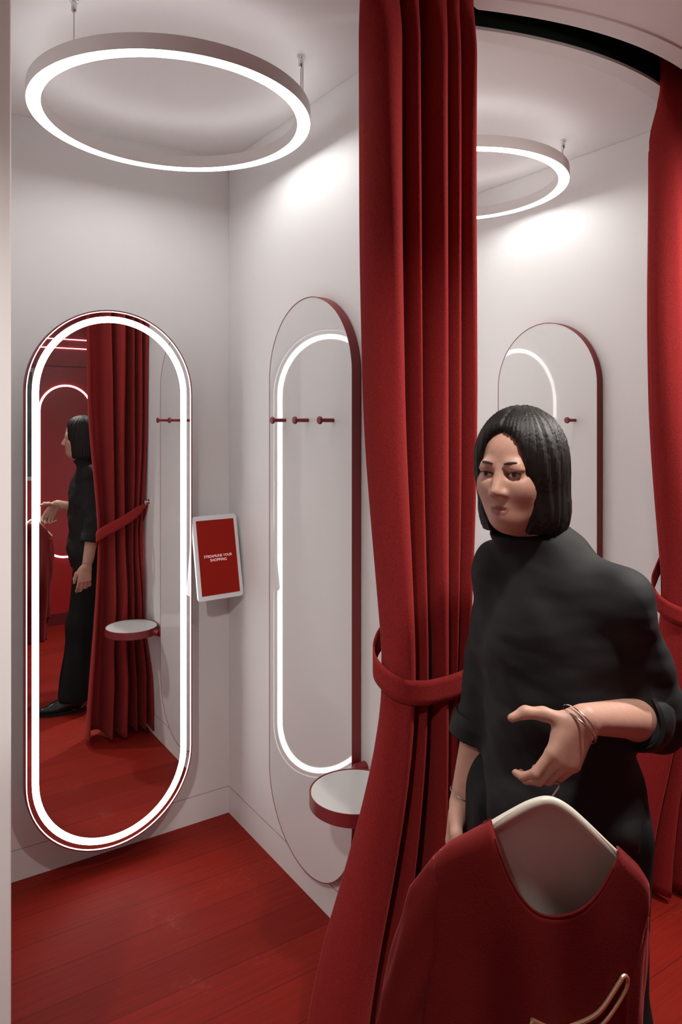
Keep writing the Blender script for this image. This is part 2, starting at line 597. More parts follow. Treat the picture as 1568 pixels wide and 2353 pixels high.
# ------------------------------------------------------------------ tablet
def tablet():
    c = Vector((1.168, 2.598, 1.078))
    X = Vector((1, 0.05, 0)).normalized()
    t = math.radians(12.5)
    U = Vector((0, math.sin(t), math.cos(t)))
    Nn = X.cross(U)          # towards the viewer (-y)
    w, h, d, r = .190, .318, .013, .014
    P = lambda u, v, n: c + X * u + U * v + Nn * n
    def rr(w, h, r, n=8):
        o = []
        for (sx, sy, a0) in ((1, 1, 0), (-1, 1, 90), (-1, -1, 180), (1, -1, 270)):
            for k in range(n + 1):
                a = math.radians(a0 + 90 * k / n)
                o.append((sx * (w / 2 - r) + r * math.cos(a), sy * (h / 2 - r) + r * math.sin(a)))
        return o
    def slab(mb, w, h, r, n0, n1):
        o = rr(w, h, r)
        m = len(o)
        mb.add([P(u, v, n0) for u, v in o] + [P(u, v, n1) for u, v in o],
               [tuple(range(m))[::-1], tuple(range(m, 2 * m))] + [(i, (i + 1) % m, m + (i + 1) % m, m + i) for i in range(m)])
        return mb
    root = thing('tablet', 'white-framed tablet with red screen on the wall between lit mirror and corner', 'tablet', tuple(P(0, -h / 2, 0)))
    build('case', slab(MB(), w, h, r, -d, 0), M['tablet'], root, bevel=.002)
    sc = build('screen', slab(MB(), .160, .282, .0006, -.001, .0006), M['screen'], root)
    build('mount_plate', slab(MB(), .11, .16, .006, -.024, -d), M['tabback'], root)
    build('mount_arm', MB().tube([P(0, 0, -.02), (c.x, YB - .012, 1.078)], .014, 12), M['tabback'], root)
    build('wall_plate', MB().box((c.x - .04, YB - .015, 1.038), (c.x + .04, YB, 1.118)), M['tabback'], root)
    for txt, v, wid in (('STREAMLINE YOUR', -.001, .118), ('SHOPPING', -.0165, .069)):
        cu = bpy.data.curves.new('lettering', 'FONT')
        cu.body = txt
        cu.align_x = 'CENTER'
        cu.size = 1
        cu.resolution_u = 3
        to = bpy.data.objects.new('lettering_source', cu)
        COL.objects.link(to)
        dg = bpy.context.evaluated_depsgraph_get()
        me = bpy.data.meshes.new_from_object(to.evaluated_get(dg))
        vs = [q.co.copy() for q in me.vertices]
        fs = [tuple(p.vertices) for p in me.polygons]
        bpy.data.objects.remove(to)
        bpy.data.curves.remove(cu)
        bpy.data.meshes.remove(me)
        x0, x1 = min(q.x for q in vs), max(q.x for q in vs)
        s = wid / (x1 - x0)
        vs = [P((q.x - (x0 + x1) / 2) * s, v + q.y * s * 1.02, .0012) for q in vs]
        o = link('lettering', vs, fs, M['text'], sc)
        o['label'] = 'white capital letters ' + ('of the upper line' if 'YOUR' in txt else 'of the lower line')
    return root
tablet()

# ------------------------------------------------------------------ curtains
PROF = [(1.003, 1.424), (1.002, 1.398), (1.010, 1.368), (1.030, 1.343), (1.052, 1.336), (1.071, 1.350), (1.081, 1.385), (1.086, 1.43), (1.096, 1.49),
        (1.106, 1.43), (1.109, 1.37), (1.118, 1.344), (1.129, 1.358), (1.134, 1.42), (1.145, 1.51), (1.160, 1.51), (1.168, 1.43),
        (1.169, 1.37), (1.178, 1.338), (1.192, 1.330), (1.206, 1.350), (1.207, 1.43), (1.212, 1.51), (1.219, 1.44),
        (1.219, 1.36), (1.230, 1.327), (1.243, 1.343), (1.245, 1.42), (1.249, 1.53), (1.254, 1.44),
        (1.256, 1.345), (1.270, 1.312), (1.284, 1.328), (1.279, 1.40), (1.270, 1.55)]
KZ = [.02, .25, .50, .70, .85, .98, 1.20, 1.40, 1.60, 2.0, 2.72]
K = {'ldx': [-.045, -.018, .020, .044, .056, .062, .046, .028, .012, .003, 0],
     'ldy': [.150, .125, .070, .030, .010, .0, .0, .0, .0, .0, 0],
     'wdx': [.0, .0, -.004, -.012, -.018, -.020, -.012, -.004, 0, 0, 0],
     'amp': [1.35, 1.28, 1.15, .98, .84, .76, .86, .93, .97, 1, 1]}
def key(nm, z):
    return float(np.interp(z, KZ, K[nm]))
def smoothkey(nm, z):
    return sum(key(nm, z + d) for d in (-.1, -.05, 0, .05, .1)) / 5
def curtain_xy(p, t, z):
    x, y = p
    a = smoothkey('amp', z)
    dx = smoothkey('ldx', z) * (1 - t) + smoothkey('wdx', z) * t
    dy = smoothkey('ldy', z) * (1 - t) ** 1.5
    yc = 1.335
    y2 = yc + (y - yc) * a
    w = min(1, max(0, (z - 2.50) / .155))
    w = w * w * (3 - 2 * w)
    ys = y_in(x + dx) - .020 - .075 * t + (y - 1.395) * .25
    dx -= .042 * w * (1 - t)
    y2 = y2 * (1 - w) + ys * w
    q = max(0, 1 - ((z - .57) / .30) ** 2) ** 2 * min(1, max(0, (t - .18) / .12))
    y2 -= q * max(0, y2 + dy - 1.508)
    wob = .004 * math.sin(z * 3.1 + x * 60) + .003 * math.sin(z * 5.3 + x * 90)
    wob *= 0 if z > 2.6 else 1
    return x + dx + wob * .6, y2 + dy + wob

def curtain():
    prof = catmull(PROF, 7)
    s = np.cumsum([0] + [np.linalg.norm(prof[i + 1] - prof[i]) for i in range(len(prof) - 1)])
    x0, x1 = 1.0, 1.28
    zs = list(np.linspace(.025, 2.56, 96)) + list(np.linspace(2.575, 2.745, 18))
    root = thing('curtain', 'long red wool curtain gathered in folds and tied back at the left booth', 'curtain', (1.13, 1.42, .025), 'red booth curtains')
    rows = []
    for z in zs:
        rows.append([(*curtain_xy(p, min(1, max(0, (p[0] - x0) / (x1 - x0))), z), z) for p in prof])
    build('drape', MB().grid(rows), M['curtain'], root, smooth=True, sharp=None, solid=.005)
    # stitched leading hem, a doubled strip along the free edge
    nh = 9
    hr = []
    for z in zs:
        q = []
        for p in prof[:nh]:
            x, y = curtain_xy(p, min(1, max(0, (p[0] - x0) / (x1 - x0))), z)
            q.append((x, y, z))
        hr.append(q)
    out = []
    for r in hr:
        rr = []
        for i, p in enumerate(r):
            a, b = Vector(r[max(0, i - 1)]), Vector(r[min(nh - 1, i + 1)])
            n = (b - a).cross(Vector((0, 0, 1))).normalized()
            rr.append(tuple(Vector(p) - n * .0042))
        out.append(rr)
    build('hem', MB().grid(out), M['curtain'], root, smooth=True, sharp=None, solid=.0022)
    return root

def tieback():
    root = thing('curtain_tieback', 'red wool tieback band looped around the left booth curtain', 'tieback', (1.15, 1.4, .93), 'red curtain tiebacks')
    # plan of the loop with heights: from the wall hook along the inside, round the free edge, across the outside and back
    P = [(1.270, 1.532, 1.165), (1.225, 1.512, 1.125), (1.15, 1.492, 1.075), (1.088, 1.468, 1.040), (1.052, 1.430, 1.008),
         (1.054, 1.386, .982), (1.076, 1.345, .966), (1.115, 1.322, .960), (1.165, 1.314, .960), (1.215, 1.310, .964), (1.254, 1.312, .972),
         (1.272, 1.345, .995), (1.274, 1.42, 1.06), (1.274, 1.50, 1.135), (1.272, 1.532, 1.165)]
    C = catmull(P, 8)
    hh = .029
    rows = []
    for e in (-1, -.5, 0, .5, 1):
        r = []
        for i, p in enumerate(C):
            end = min(i, len(C) - 1 - i) / len(C)
            k = min(1, .35 + end * 9)
            r.append((p[0], p[1], p[2] + e * hh * k))
        rows.append(r)
    build('band', MB().grid(rows), M['curtain'], root, smooth=True, sharp=None, solid=.005)
    ring = [(1.262 + .0, 1.536 + .012 * math.cos(a), 1.172 + .012 * math.sin(a)) for a in [2 * PI * k / 20 for k in range(20)]]
    build('ring', MB().tube(ring, .002, 8, closed=True), M['chrome'], root, smooth=True)
    return root

def wall_hook():
    mb = MB().lathe([(.013, 0), (.013, -.004), (.004, -.005), (.004, -.022), (.008, -.023), (.008, -.028), (0, -.029)], (1.28, 1.546, 1.18), 20, axis='x')
    o = build('curtain_hook', mb, M['chrome'], smooth=True)
    return tag(o, 'small chrome hook on the white wall holding the left curtain tieback', 'hook', 'tieback hooks')

cu = curtain()
tb = tieback()
wh = wall_hook()
dup(cu, (PITCH, 0, 0), 'red wool curtain at the right edge, tied back beside the right booth')
dup(tb, (PITCH, 0, 0), 'red tieback band around the curtain at the right edge')
dup(wh, (PITCH, 0, 0), 'small chrome tieback hook on the right booth wall behind the curtain')

# ------------------------------------------------------------------ across the corridor (seen in the lit mirror)
def far_mirror():
    cx, cz, w, h = 1.40, 1.20, .41, 1.36
    to3 = lambda u, v, d: (cx + u, YF + d, cz + v)
    root = thing('oval_wall_light', 'oval outline of light on the glossy red wall, seen in the lit mirror', 'wall light', (cx, YF, cz - h / 2))
    build('red_panel', stad_slab(MB(), to3, w - .02, h - .02, .0, .008), M['redwall'], root)
    build('light_tube', stad_ring(MB(), to3, w, h, .0, .012, .014), M['far'], root, smooth=True)
far_mirror()
for z, lab in ((2.235, 'upper thin white light line high on the red wall, seen in the lit mirror'), (2.165, 'lower thin white light line high on the red wall, seen in the lit mirror')):
    o = build('light_line', MB().box((1.0, YF, z), (2.0, YF + .008, z + .006)), M['far'])
    tag(o, lab, 'light', 'thin light lines on the red wall')
def niche():
    root = thing('display_frame', 'pale framed smoky display on the red wall, at the left edge of the lit mirror', 'display', (.93, YF, 1.15))
    f = MB()
    f.box((.68, YF, 1.14), (1.175, YF + .03, 1.17))
    f.box((.68, YF, 1.97), (1.175, YF + .03, 2.0))
    f.box((1.145, YF, 1.17), (1.175, YF + .03, 1.97))
    f.box((.68, YF, 1.17), (.71, YF + .03, 1.97))
    build('frame', f, M['niche'], root)
    build('pane', MB().box((.71, YF, 1.17), (1.145, YF + .012, 1.97)), M['niche_in'], root)
niche()

# ------------------------------------------------------------------ corridor spotlights on the ceiling
def spot_light(loc, aim, label, watts, size=95):
    loc, aim = Vector(loc), Vector(aim)
    d = (aim - loc).normalized()
    root = thing('ceiling_spotlight', label, 'spotlight', (loc.x, loc.y, CEIL), 'corridor spotlights')
    build('canopy', MB().lathe([(.03, 0), (.03, -.012), (0, -.012)], (loc.x, loc.y, CEIL), 24), M['lamp'], root, smooth=True)
    build('stem', MB().tube([(loc.x, loc.y, CEIL - .01), loc], .007, 10), M['lamp'], root, smooth=True)
    b = loc - d * .06
    build('head', MB().tube([b, b + d * .02, loc + d * .05, loc + d * .075], [.030, .042, .042, .042], 24, caps=False), M['lamp'], root, smooth=True, solid=.003)
    build('lens', MB().tube([loc + d * .02, loc + d * .024], .039, 24), M['spotlens'], root)
    ld = bpy.data.lights.new('spot_beam', 'SPOT')
    ld.energy = watts
    ld.color = (1, .95, .89)
    ld.spot_size = math.radians(size)
    ld.spot_blend = .8
    ld.shadow_soft_size = .05
    lo = bpy.data.objects.new('spot_beam', ld)
    COL.objects.link(lo)
    lo.parent = root
    lo.location = loc + d * .08 - wloc(root)
    lo.rotation_euler = d.to_track_quat('-Z', 'Y').to_euler()
for loc, aim, lab, w in (((-.55, .1, 2.52), (.1, 1.44, 1.15), 'corridor spotlight out of frame, aimed at the left partition', SPOT_W * 1.5),
                         ((.92, .50, 2.50), (1.0, .80, .9), 'corridor spotlight out of frame, aimed down at the woman in black', SPOT_W * .9),
                         ((2.30, .50, 2.50), (1.45, 1.25, .9), 'corridor spotlight out of frame, aimed at the right booth entrance', SPOT_W * 2.1)):
    spot_light(loc, aim, lab, w, 62 if loc[0] < 0 else 115 if loc[0] < 1.5 else 150)

# ------------------------------------------------------------------ signed distance modelling for the figure
class Field:
    def __init__(s, lo, hi, h):
        s.lo = np.array(lo, float)
        s.h = h
        n = np.ceil((np.array(hi) - s.lo) / h).astype(int) + 1
        s.f = np.full(tuple(n), .5, np.float32)
        s.n = n

    def _slice(s, lo, hi, pad):
        a = np.clip(np.floor((np.array(lo) - pad - s.lo) / s.h).astype(int), 0, s.n)
        b = np.clip(np.ceil((np.array(hi) + pad - s.lo) / s.h).astype(int) + 1, 0, s.n)
        sl = tuple(slice(int(i), int(j)) for i, j in zip(a, b))
        ax = [(s.lo[i] + s.h * np.arange(a[i], b[i])).astype(np.float32) for i in range(3)]
        return sl, ax[0][:, None, None], ax[1][None, :, None], ax[2][None, None, :]

    def put(s, lo, hi, fn, k, mode='add', pad=None):
        sl, X, Y, Z = s._slice(lo, hi, (k + .02) if pad is None else pad)
        if 0 in [q.stop - q.start for q in sl]:
            return s
        d = fn(X, Y, Z).astype(np.float32)
        f = s.f[sl]
        if mode == 'add':
            e = np.maximum(k - np.abs(f - d), 0) / max(k, 1e-6)
            s.f[sl] = np.minimum(f, d) - e * e * k / 4
        else:
            d = -d
            e = np.maximum(k - np.abs(f - d), 0) / max(k, 1e-6)
            s.f[sl] = np.maximum(f, d) + e * e * k / 4
        return s

    def cone(s, a, b, r1, r2, k=.02, mode='add'):
        a, b = np.array(a, float), np.array(b, float)
        ab = b - a
        L = float(ab @ ab)
        R = max(r1, r2)
        def fn(X, Y, Z):
            px, py, pz = X - a[0], Y - a[1], Z - a[2]
            t = np.clip((px * ab[0] + py * ab[1] + pz * ab[2]) / L, 0, 1)
            return np.sqrt((px - t * ab[0]) ** 2 + (py - t * ab[1]) ** 2 + (pz - t * ab[2]) ** 2) - (r1 + t * (r2 - r1))
        return s.put(np.minimum(a, b) - R, np.maximum(a, b) + R, fn, k, mode)

    def ell(s, c, r, B, k=.02, mode='add'):
        """ellipsoid at c, radii r along the rows of B"""
        c = np.array(c, float)
        B = np.array(B, float)
        R = float(max(r))
        def fn(X, Y, Z):
            p = [(X - c[0]) * B[i][0] + (Y - c[1]) * B[i][1] + (Z - c[2]) * B[i][2] for i in range(3)]
            k0 = np.sqrt(sum((p[i] / r[i]) ** 2 for i in range(3))) + 1e-6
            k1 = np.sqrt(sum((p[i] / r[i] ** 2) ** 2 for i in range(3))) + 1e-6
            return k0 * (k0 - 1) / k1
        return s.put(c - R, c + R, fn, k, mode)

    def cut(s, p, n):
        """remove everything on the side the normal points to"""
        p, n = np.array(p, float), np.array(n, float)
        X, Y, Z = [(s.lo[i] + s.h * np.arange(s.n[i])).astype(np.float32) for i in range(3)]
        d = (X[:, None, None] - p[0]) * n[0] + (Y[None, :, None] - p[1]) * n[1] + (Z[None, None, :] - p[2]) * n[2]
        s.f = np.maximum(s.f, d)
        return s

    def wave(s, terms):
        X, Y, Z = [(s.lo[i] + s.h * np.arange(s.n[i])).astype(np.float32) for i in range(3)]
        for amp, kx, ky, kz, ph in terms:
            s.f += amp * np.sin(kx * X[:, None, None] + ky * Y[None, :, None] + kz * Z[None, None, :] + ph
                                + 1.3 * np.sin(7 * Z[None, None, :] + 5 * X[:, None, None] + ph)).astype(np.float32)
        return s

    def mesh(s):
        f = s.f
        sg = f < 0
        nx, ny, nz = f.shape
        c = np.zeros((nx - 1, ny - 1, nz - 1), np.uint8)
        cor = [(i, j, k) for i in (0, 1) for j in (0, 1) for k in (0, 1)]
        for i, j, k in cor:
            c += sg[i:nx - 1 + i, j:ny - 1 + j, k:nz - 1 + k]
        ijk = np.argwhere((c > 0) & (c < 8))
        idx = np.full(c.shape, -1, np.int32)
        idx[tuple(ijk.T)] = np.arange(len(ijk))
        acc = np.zeros((len(ijk), 3))
        cnt = np.zeros(len(ijk))
        for a in cor:
            for ax in range(3):
                if a[ax]:
                    continue
                b = list(a)
                b[ax] = 1
                fa = f[tuple((ijk + a).T)]
                fb = f[tuple((ijk + b).T)]
                m = (fa < 0) != (fb < 0)
                t = fa[m] / (fa[m] - fb[m])
                p = np.repeat(np.array([a], float), m.sum(), 0)
                p[:, ax] += t
                acc[m] += p
                cnt[m] += 1
        V = s.lo + s.h * (ijk + acc / cnt[:, None])
        Q = []
        for ax in range(3):
            u, v = [(1, 2), (2, 0), (0, 1)][ax]
            A = [slice(None)] * 3
            Bs = [slice(None)] * 3
            A[ax] = slice(0, f.shape[ax] - 1)
            Bs[ax] = slice(1, f.shape[ax])
            ch = sg[tuple(A)] != sg[tuple(Bs)]
            e = np.argwhere(ch)
            ok = (e[:, u] > 0) & (e[:, v] > 0) & (e[:, u] < f.shape[u] - 1) & (e[:, v] < f.shape[v] - 1)
            e = e[ok]
            def cell(du, dv):
                q = e.copy()
                q[:, u] -= du
                q[:, v] -= dv
                return idx[tuple(q.T)]
            quad = np.stack([cell(1, 1), cell(0, 1), cell(0, 0), cell(1, 0)], 1)
            flip = ~sg[tuple(e.T)]
            quad[flip] = quad[flip][:, ::-1]
            Q.append(quad)
        Q = np.concatenate(Q)
        return V, Q[(Q >= 0).all(1)]


def relax(V, Q, it=2, lam=.5, mask=None):
    n = len(V)
    E = np.concatenate([Q[:, [0, 1]], Q[:, [1, 2]], Q[:, [2, 3]], Q[:, [3, 0]]])
    E = np.concatenate([E, E[:, ::-1]])
    deg = np.bincount(E[:, 0], minlength=n)[:, None]
    for _ in range(it):
        A = np.zeros_like(V)
        for d in range(3):
            A[:, d] = np.bincount(E[:, 0], V[E[:, 1], d], n)
        V = V + lam * (A / np.maximum(deg, 1) - V)
    return V

# camera-independent body axes: the woman walks towards -x, chest turned a little to the corridor
O = np.array([1.140, .958, 0.0])
Fw = np.array([-.98, -.20, 0]); Fw /= np.linalg.norm(Fw)
Rt = np.array([Fw[1], -Fw[0], 0])       # her right-hand side
Up = np.array([0, 0, 1.0])
def B(f, r, z):
    return O + Fw * f + Rt * r + Up * z
AX = [Fw, Rt, Up]

# joints
sh_r, el_r, wr_r = B(.02, .106, 1.285), B(-.010, .158, 1.02), B(.035, .194, .800)
sh_l, el_l, wr_l = B(.005, -.136, 1.270), B(-.100, -.160, 1.035), np.array([.996, .776, 1.112])
hip_r, kn_r, an_r = B(.0, .085, .83), B(.055, .10, .46), B(.10, .14, .085)
hip_l, kn_l, an_l = B(-.01, -.085, .83), B(-.02, -.09, .45), B(-.17, -.09, .09)
HC = np.array([1.072, .988, 1.498])     # head centre
hf = np.array([-.955, -.28, -.05]); hf /= np.linalg.norm(hf)
hr = np.cross(hf, Up); hr /= np.linalg.norm(hr)
hu = np.cross(hr, hf)
HA = [hf, hr, hu]
def H(f, r, u):
    return HC + (hf * f + hr * r + hu * u) * .96


def hand(F, wrist, e1, e2, e3, curls, thumb, s=1.0):
    """palm + five jointed fingers: e1 wrist to knuckles, e2 thumb side, e3 the way the palm faces"""
    e1, e2, e3 = [np.array(q, float) / np.linalg.norm(q) for q in (e1, e2, e3)]
    tips = []
    for i, (b, wd) in enumerate(((.026, .0118), (.009, .0122), (-.009, .0118), (-.025, .0108))):
        F.cone(wrist + e2 * b * .55 + e1 * .008, wrist + e1 * (.078 - .004 * abs(i - 1)) * s + e2 * b, .0145, wd, .012)
    F.ell(wrist + e1 * .03 + e2 * .024 + e3 * .008, (.028, .014, .013), [e1, e2, e3], .014)
    ln = ((.040, .024, .019), (.044, .027, .020), (.041, .025, .019), (.032, .019, .017))
    for i, b in enumerate((.0275, .0095, -.0095, -.026)):
        p = wrist + e1 * (.080 - .004 * abs(i - 1)) * s + e2 * b
        ang = 0
        rad = .0092 - (.001 if i == 3 else 0)
        for j in range(3):
            ang += math.radians(curls[i][j])
            d = e1 * math.cos(ang) + e3 * math.sin(ang) + e2 * (.05 * (1.2 - i * .8))
            q = p + d / np.linalg.norm(d) * ln[i][j] * s
            F.cone(p, q, rad, rad - .0011, .004)
            rad -= .0011
            p = q
        tips.append(p)
    p = wrist + e1 * .02 + e2 * .026 + e3 * .006
    for (a, b_, c), l, r0, r1 in zip(thumb, (.036, .030, .024), (.013, .0105, .0095), (.0105, .0098, .0075)):
        d = e1 * a + e2 * b_ + e3 * c
        q = p + d / np.linalg.norm(d) * l * s
        F.cone(p, q, r0, r1, .008)
        p = q
    return tips

camR = np.array([math.cos(YAW), -math.sin(YAW), 0])
camF = np.array([math.sin(YAW), math.cos(YAW), 0])
# left hand: drops from the bent wrist, fingers curled round the hanger hook
l1 = -.52 * camR - .78 * Up - .25 * camF
l1 /= np.linalg.norm(l1)
l2 = -.70 * camR + .66 * Up - .25 * camF
l2 = l2 - l1 * (l1 @ l2)
l2 /= np.linalg.norm(l2)
l3 = np.cross(l1, l2)
# right hand: hanging at her side, palm to the thigh
r1 = -Up * .97 + Fw * .12 + Rt * .02
r1 /= np.linalg.norm(r1)
r2 = Fw - r1 * (r1 @ Fw)
r2 /= np.linalg.norm(r2)
r3 = np.cross(r2, r1)

def body():
    F = Field((.72, .58, -.005), (1.46, 1.36, 1.64), .0032)
    # head
    F.ell(H(-.014, 0, .032), (.088, .070, .082), HA, .02)
    F.ell(H(.022, 0, -.042), (.060, .055, .072), HA, .03)
    F.ell(H(.046, 0, -.083), (.030, .026, .022), HA, .03)
    for q in (-1, 1):
        F.ell(H(.005, .046 * q, -.060), (.03, .014, .022), HA, .03)
        F.ell(H(.052, .034 * q, -.020), (.022, .022, .022), HA, .03)
        F.ell(H(.0755, .030 * q, .008), (.012, .018, .0085), HA, .012, 'sub')
        F.ell(H(.064, .030 * q, .0065), (.0145, .0155, .0115), HA, .003)
        F.ell(H(.069, .030 * q, .0155), (.012, .0175, .0045), HA, .006)
        F.ell(H(.071, .027 * q, .026), (.009, .015, .006), HA, .014)
        F.ell(H(-.008, .070 * q, -.008), (.018, .008, .03), HA, .008)
    F.cone(H(.073, 0, .014), H(.096, 0, -.026), .0065, .0098, .012)
    for q in (-1, 1):
        F.ell(H(.086, .0115 * q, -.030), (.010, .0075, .0075), HA, .006)
        F.ell(H(.0925, .0065 * q, -.0365), (.005, .0032, .003), HA, .003, 'sub')
    F.ell(H(.0765, 0, -.0570), (.0075, .0180, .0042), HA, .005)
    F.ell(H(.0752, 0, -.0660), (.0075, .0150, .0050), HA, .005)
    F.ell(H(.0845, 0, -.0612), (.005, .018, .0010), HA, .002, 'sub')
    F.cone(H(-.022, 0, -.06), B(.0, 0.0, 1.335), .050, .054, .03)
    # trunk
    F.ell(B(.0, 0, 1.17), (.085, .115, .155), AX, .03)
    F.cone(sh_r, sh_l, .034, .034, .03)
    F.ell(B(.0, 0, 1.02), (.080, .108, .14), AX, .04)
    F.ell(B(-.01, 0, .88), (.098, .145, .12), AX, .06)
    # arms
    for s_, e_, w_ in ((sh_r, el_r, wr_r), (sh_l, el_l, wr_l)):
        F.cone(s_, e_, .035, .033, .02)
        m = e_ + (w_ - e_) * .3
        F.cone(e_, m, .035, .036, .02)
        F.cone(m, w_, .036, .0235, .02)
    hand(F, wr_r, r1, r2, r3, [(18, 22, 15), (24, 26, 18), (28, 30, 20), (32, 32, 20)],
         [(.75, .5, .45), (.95, .18, .35), (1, 0, .35)])
    hand(F, wr_l, l1, l2, l3, [(12, 40, 35), (20, 48, 40), (28, 52, 42), (36, 54, 42)],
         [(.25, .8, .45), (.45, .8, .3), (.8, .55, .25)])
    # legs
    for h_, k_, a_ in ((hip_r, kn_r, an_r), (hip_l, kn_l, an_l)):
        F.cone(h_, k_, .080, .052, .04)
        c = k_ + (a_ - k_) * .3
        F.cone(k_, c, .050, .050, .02)
        F.cone(c, a_, .050, .032, .02)
    for a_, d in ((an_r, Fw * .97 + Rt * .1), (an_l, Fw)):
        g = np.array([a_[0], a_[1], .034])
        F.cone(a_, g, .030, .026, .02)
        F.cone(g - d * .035, g + d * .12, .027, .018, .02)
    V, Q = F.mesh()
    V = relax(V, Q, 2, .45)
    return V, Q

bv, bq = body()
bo = np.array([O[0], O[1], 0.0])
cen = bv[bq].mean(1)
lc = np.stack([(cen - HC) @ q for q in HA], 1)
lips = (lc[:, 0] > .066) & (np.abs(lc[:, 1]) < .0185 * np.sqrt(np.clip(1 - ((lc[:, 2] + .0615) / .0095) ** 2, 0, 1)))
person = link('person', bv, bq, M['skin'], smooth=True, sharp=None, origin=bo, mats=[M['skin'], M['lip']])
for p, l in zip(person.data.polygons, lips):
    if l:
        p.material_index = 1
tag(person, 'dark-haired woman in black top walking past the curtain, carrying a red garment on a hanger', 'person')

# eyes and brows
for q in (-1, 1):
    e = MB()
    n = 16
    rows = []
    for i in range(9):
        t = -1 + 2 * i / 8
        rr = []
        for k in range(n + 1):
            w = -1 + 2 * k / n
            hh = .0042 * (1 - w * w) * t
            r = .0138 * w
            dep = .0795 - .0045 * (w ** 2) - .0016 * t * t
            rr.append(tuple(H(dep, .030 * q + r, .0062 + hh + .0012 * w * q)))
        rows.append(rr)
    e.grid(rows)
    ev = build('eye', e, M['eyew'], person, smooth=True, solid=.001)
    ir = MB()
    c = H(.0803, .030 * q - .001, .0062)
    vs = [tuple(c + hr * .0042 * math.cos(a) + hu * .0041 * math.sin(a) + hf * .0002) for a in [2 * PI * k / 20 for k in range(20)]]
    ir.add(vs + [tuple(c + hf * .0012)], [(k, (k + 1) % 20, 20) for k in range(20)])
    build('iris', ir, M['iris'], ev, smooth=True)
    bw = MB()
    bw.tube([H(.0825, .012 * q, .0265), H(.0825, .021 * q, .0285), H(.0785, .034 * q, .0290), H(.0725, .042 * q, .0262)], [.0014, .0026, .0024, .0008], 8)
    build('eyebrow', bw, M['brow'], person, smooth=True)
    lash = MB()
    lash.tube([H(.0770, .030 * q + .0145 * t, .0062 + .0046 * (1 - t * t) + .001 * t * q) + hf * (.0040 - .005 * t * t) for t in (-1, -.6, -.2, .2, .6, 1)], .0009, 6)
    build('eyelashes', lash, M['iris'], person, smooth=True)

# hair: chin-length bob with a centre parting
def hair():
    F = Field((.90, .84, 1.32), (1.24, 1.14, 1.66), .0028)
    F.ell(H(-.016, 0, .040), (.099, .081, .093), HA, .01)
    F.ell(H(-.022, 0, -.035), (.086, .082, .12), HA, .05)
    F.ell(H(-.026, 0, -.085), (.078, .085, .075), HA, .03)
    F.cut(H(0, 0, -.118), -hu + hf * .10)
    X, Y, Z = [(F.lo[i] + F.h * np.arange(F.n[i])) for i in range(3)]
    P0 = X[:, None, None] - HC[0]
    P1 = Y[None, :, None] - HC[1]
    P2 = Z[None, None, :] - HC[2]
    a = P0 * hf[0] + P1 * hf[1]
    b = P0 * hr[0] + P1 * hr[1]
    th = np.arctan2(b, a + .02)
    F.f += (.0011 * np.sin(46 * th + 9 * np.sin(6 * P2 + 3 * th)) + .0009 * np.sin(83 * th + 4 * P2)).astype(np.float32)
    # face opening, narrowing to the parting
    F.ell(H(.100, 0, -.048), (.084, .054, .130), HA, .012, 'sub')
    F.ell(H(.088, .003, .025), (.052, .036, .060), HA, .03, 'sub')
    # parting groove
    gr = np.exp(-(b / .004) ** 2) * np.clip((P2 - .07) / .03, 0, 1)
    F.f += (.004 * gr).astype(np.float32)
    V, Q = F.mesh()
    return relax(V, Q, 1, .4), Q
hv, hq = hair()
link('hair', hv, hq, M['hair'], person, smooth=True, sharp=None)

# black top: boxy, mock neck, elbow sleeves
def tunic():
    F = Field((.80, .58, .70), (1.46, 1.36, 1.45), .0042)
    F.ell(B(.0, 0, 1.17), (.116, .138, .19), AX, .05)
    F.cone(sh_r + Up * .014, sh_l + Up * .014, .050, .050, .05)
    F.ell(B(-.002, -.008, 1.0), (.118, .140, .25), AX, .07)
    F.ell(B(-.006, -.012, .84), (.126, .162, .16), AX, .07)
    e = el_r + (wr_r - el_r) * .40
    e2 = el_l + (wr_l - el_l) * .34
    for a_, b_, c_, w_, r2_ in ((sh_r, el_r, e, wr_r, .055), (sh_l, el_l, e2, wr_l, .050)):
        A = Field((.80, .58, .70), (1.46, 1.36, 1.45), .0042)
        F.cone(a_, b_, .053, .053, .04)
        A.cone(b_, c_ + (w_ - b_) * .2, .053, r2_, .02)
        A.cut(c_, (w_ - b_) / np.linalg.norm(w_ - b_))
        q = np.maximum(.03 - np.abs(F.f - A.f), 0) / .03
        F.f = np.minimum(F.f, A.f) - q * q * .03 / 4
    F.cone(B(.003, 0, 1.33), H(-.014, 0, -.108), .064, .060, .03)
    F.wave([(.0022, 18, 12, 30, .3), (.0020, -26, 22, 38, 1.7), (.0014, 55, -40, 42, .9), (.0010, 20, 70, -60, 2.2)])
    F.cut(B(0, 0, .765), -Up)
    F.cut(H(0, 0, -.116), hu * .96 + hf * .25)
    V, Q = F.mesh()
    return V, Q, e, e2
tv, tq, cuff_r, cuff_l = tunic()
ar = (wr_r - el_r) / np.linalg.norm(wr_r - el_r)
al = (wr_l - el_l) / np.linalg.norm(wr_l - el_l)
link('top', relax(tv, tq, 2, .5), tq, M['black'], person, smooth=True, sharp=None)
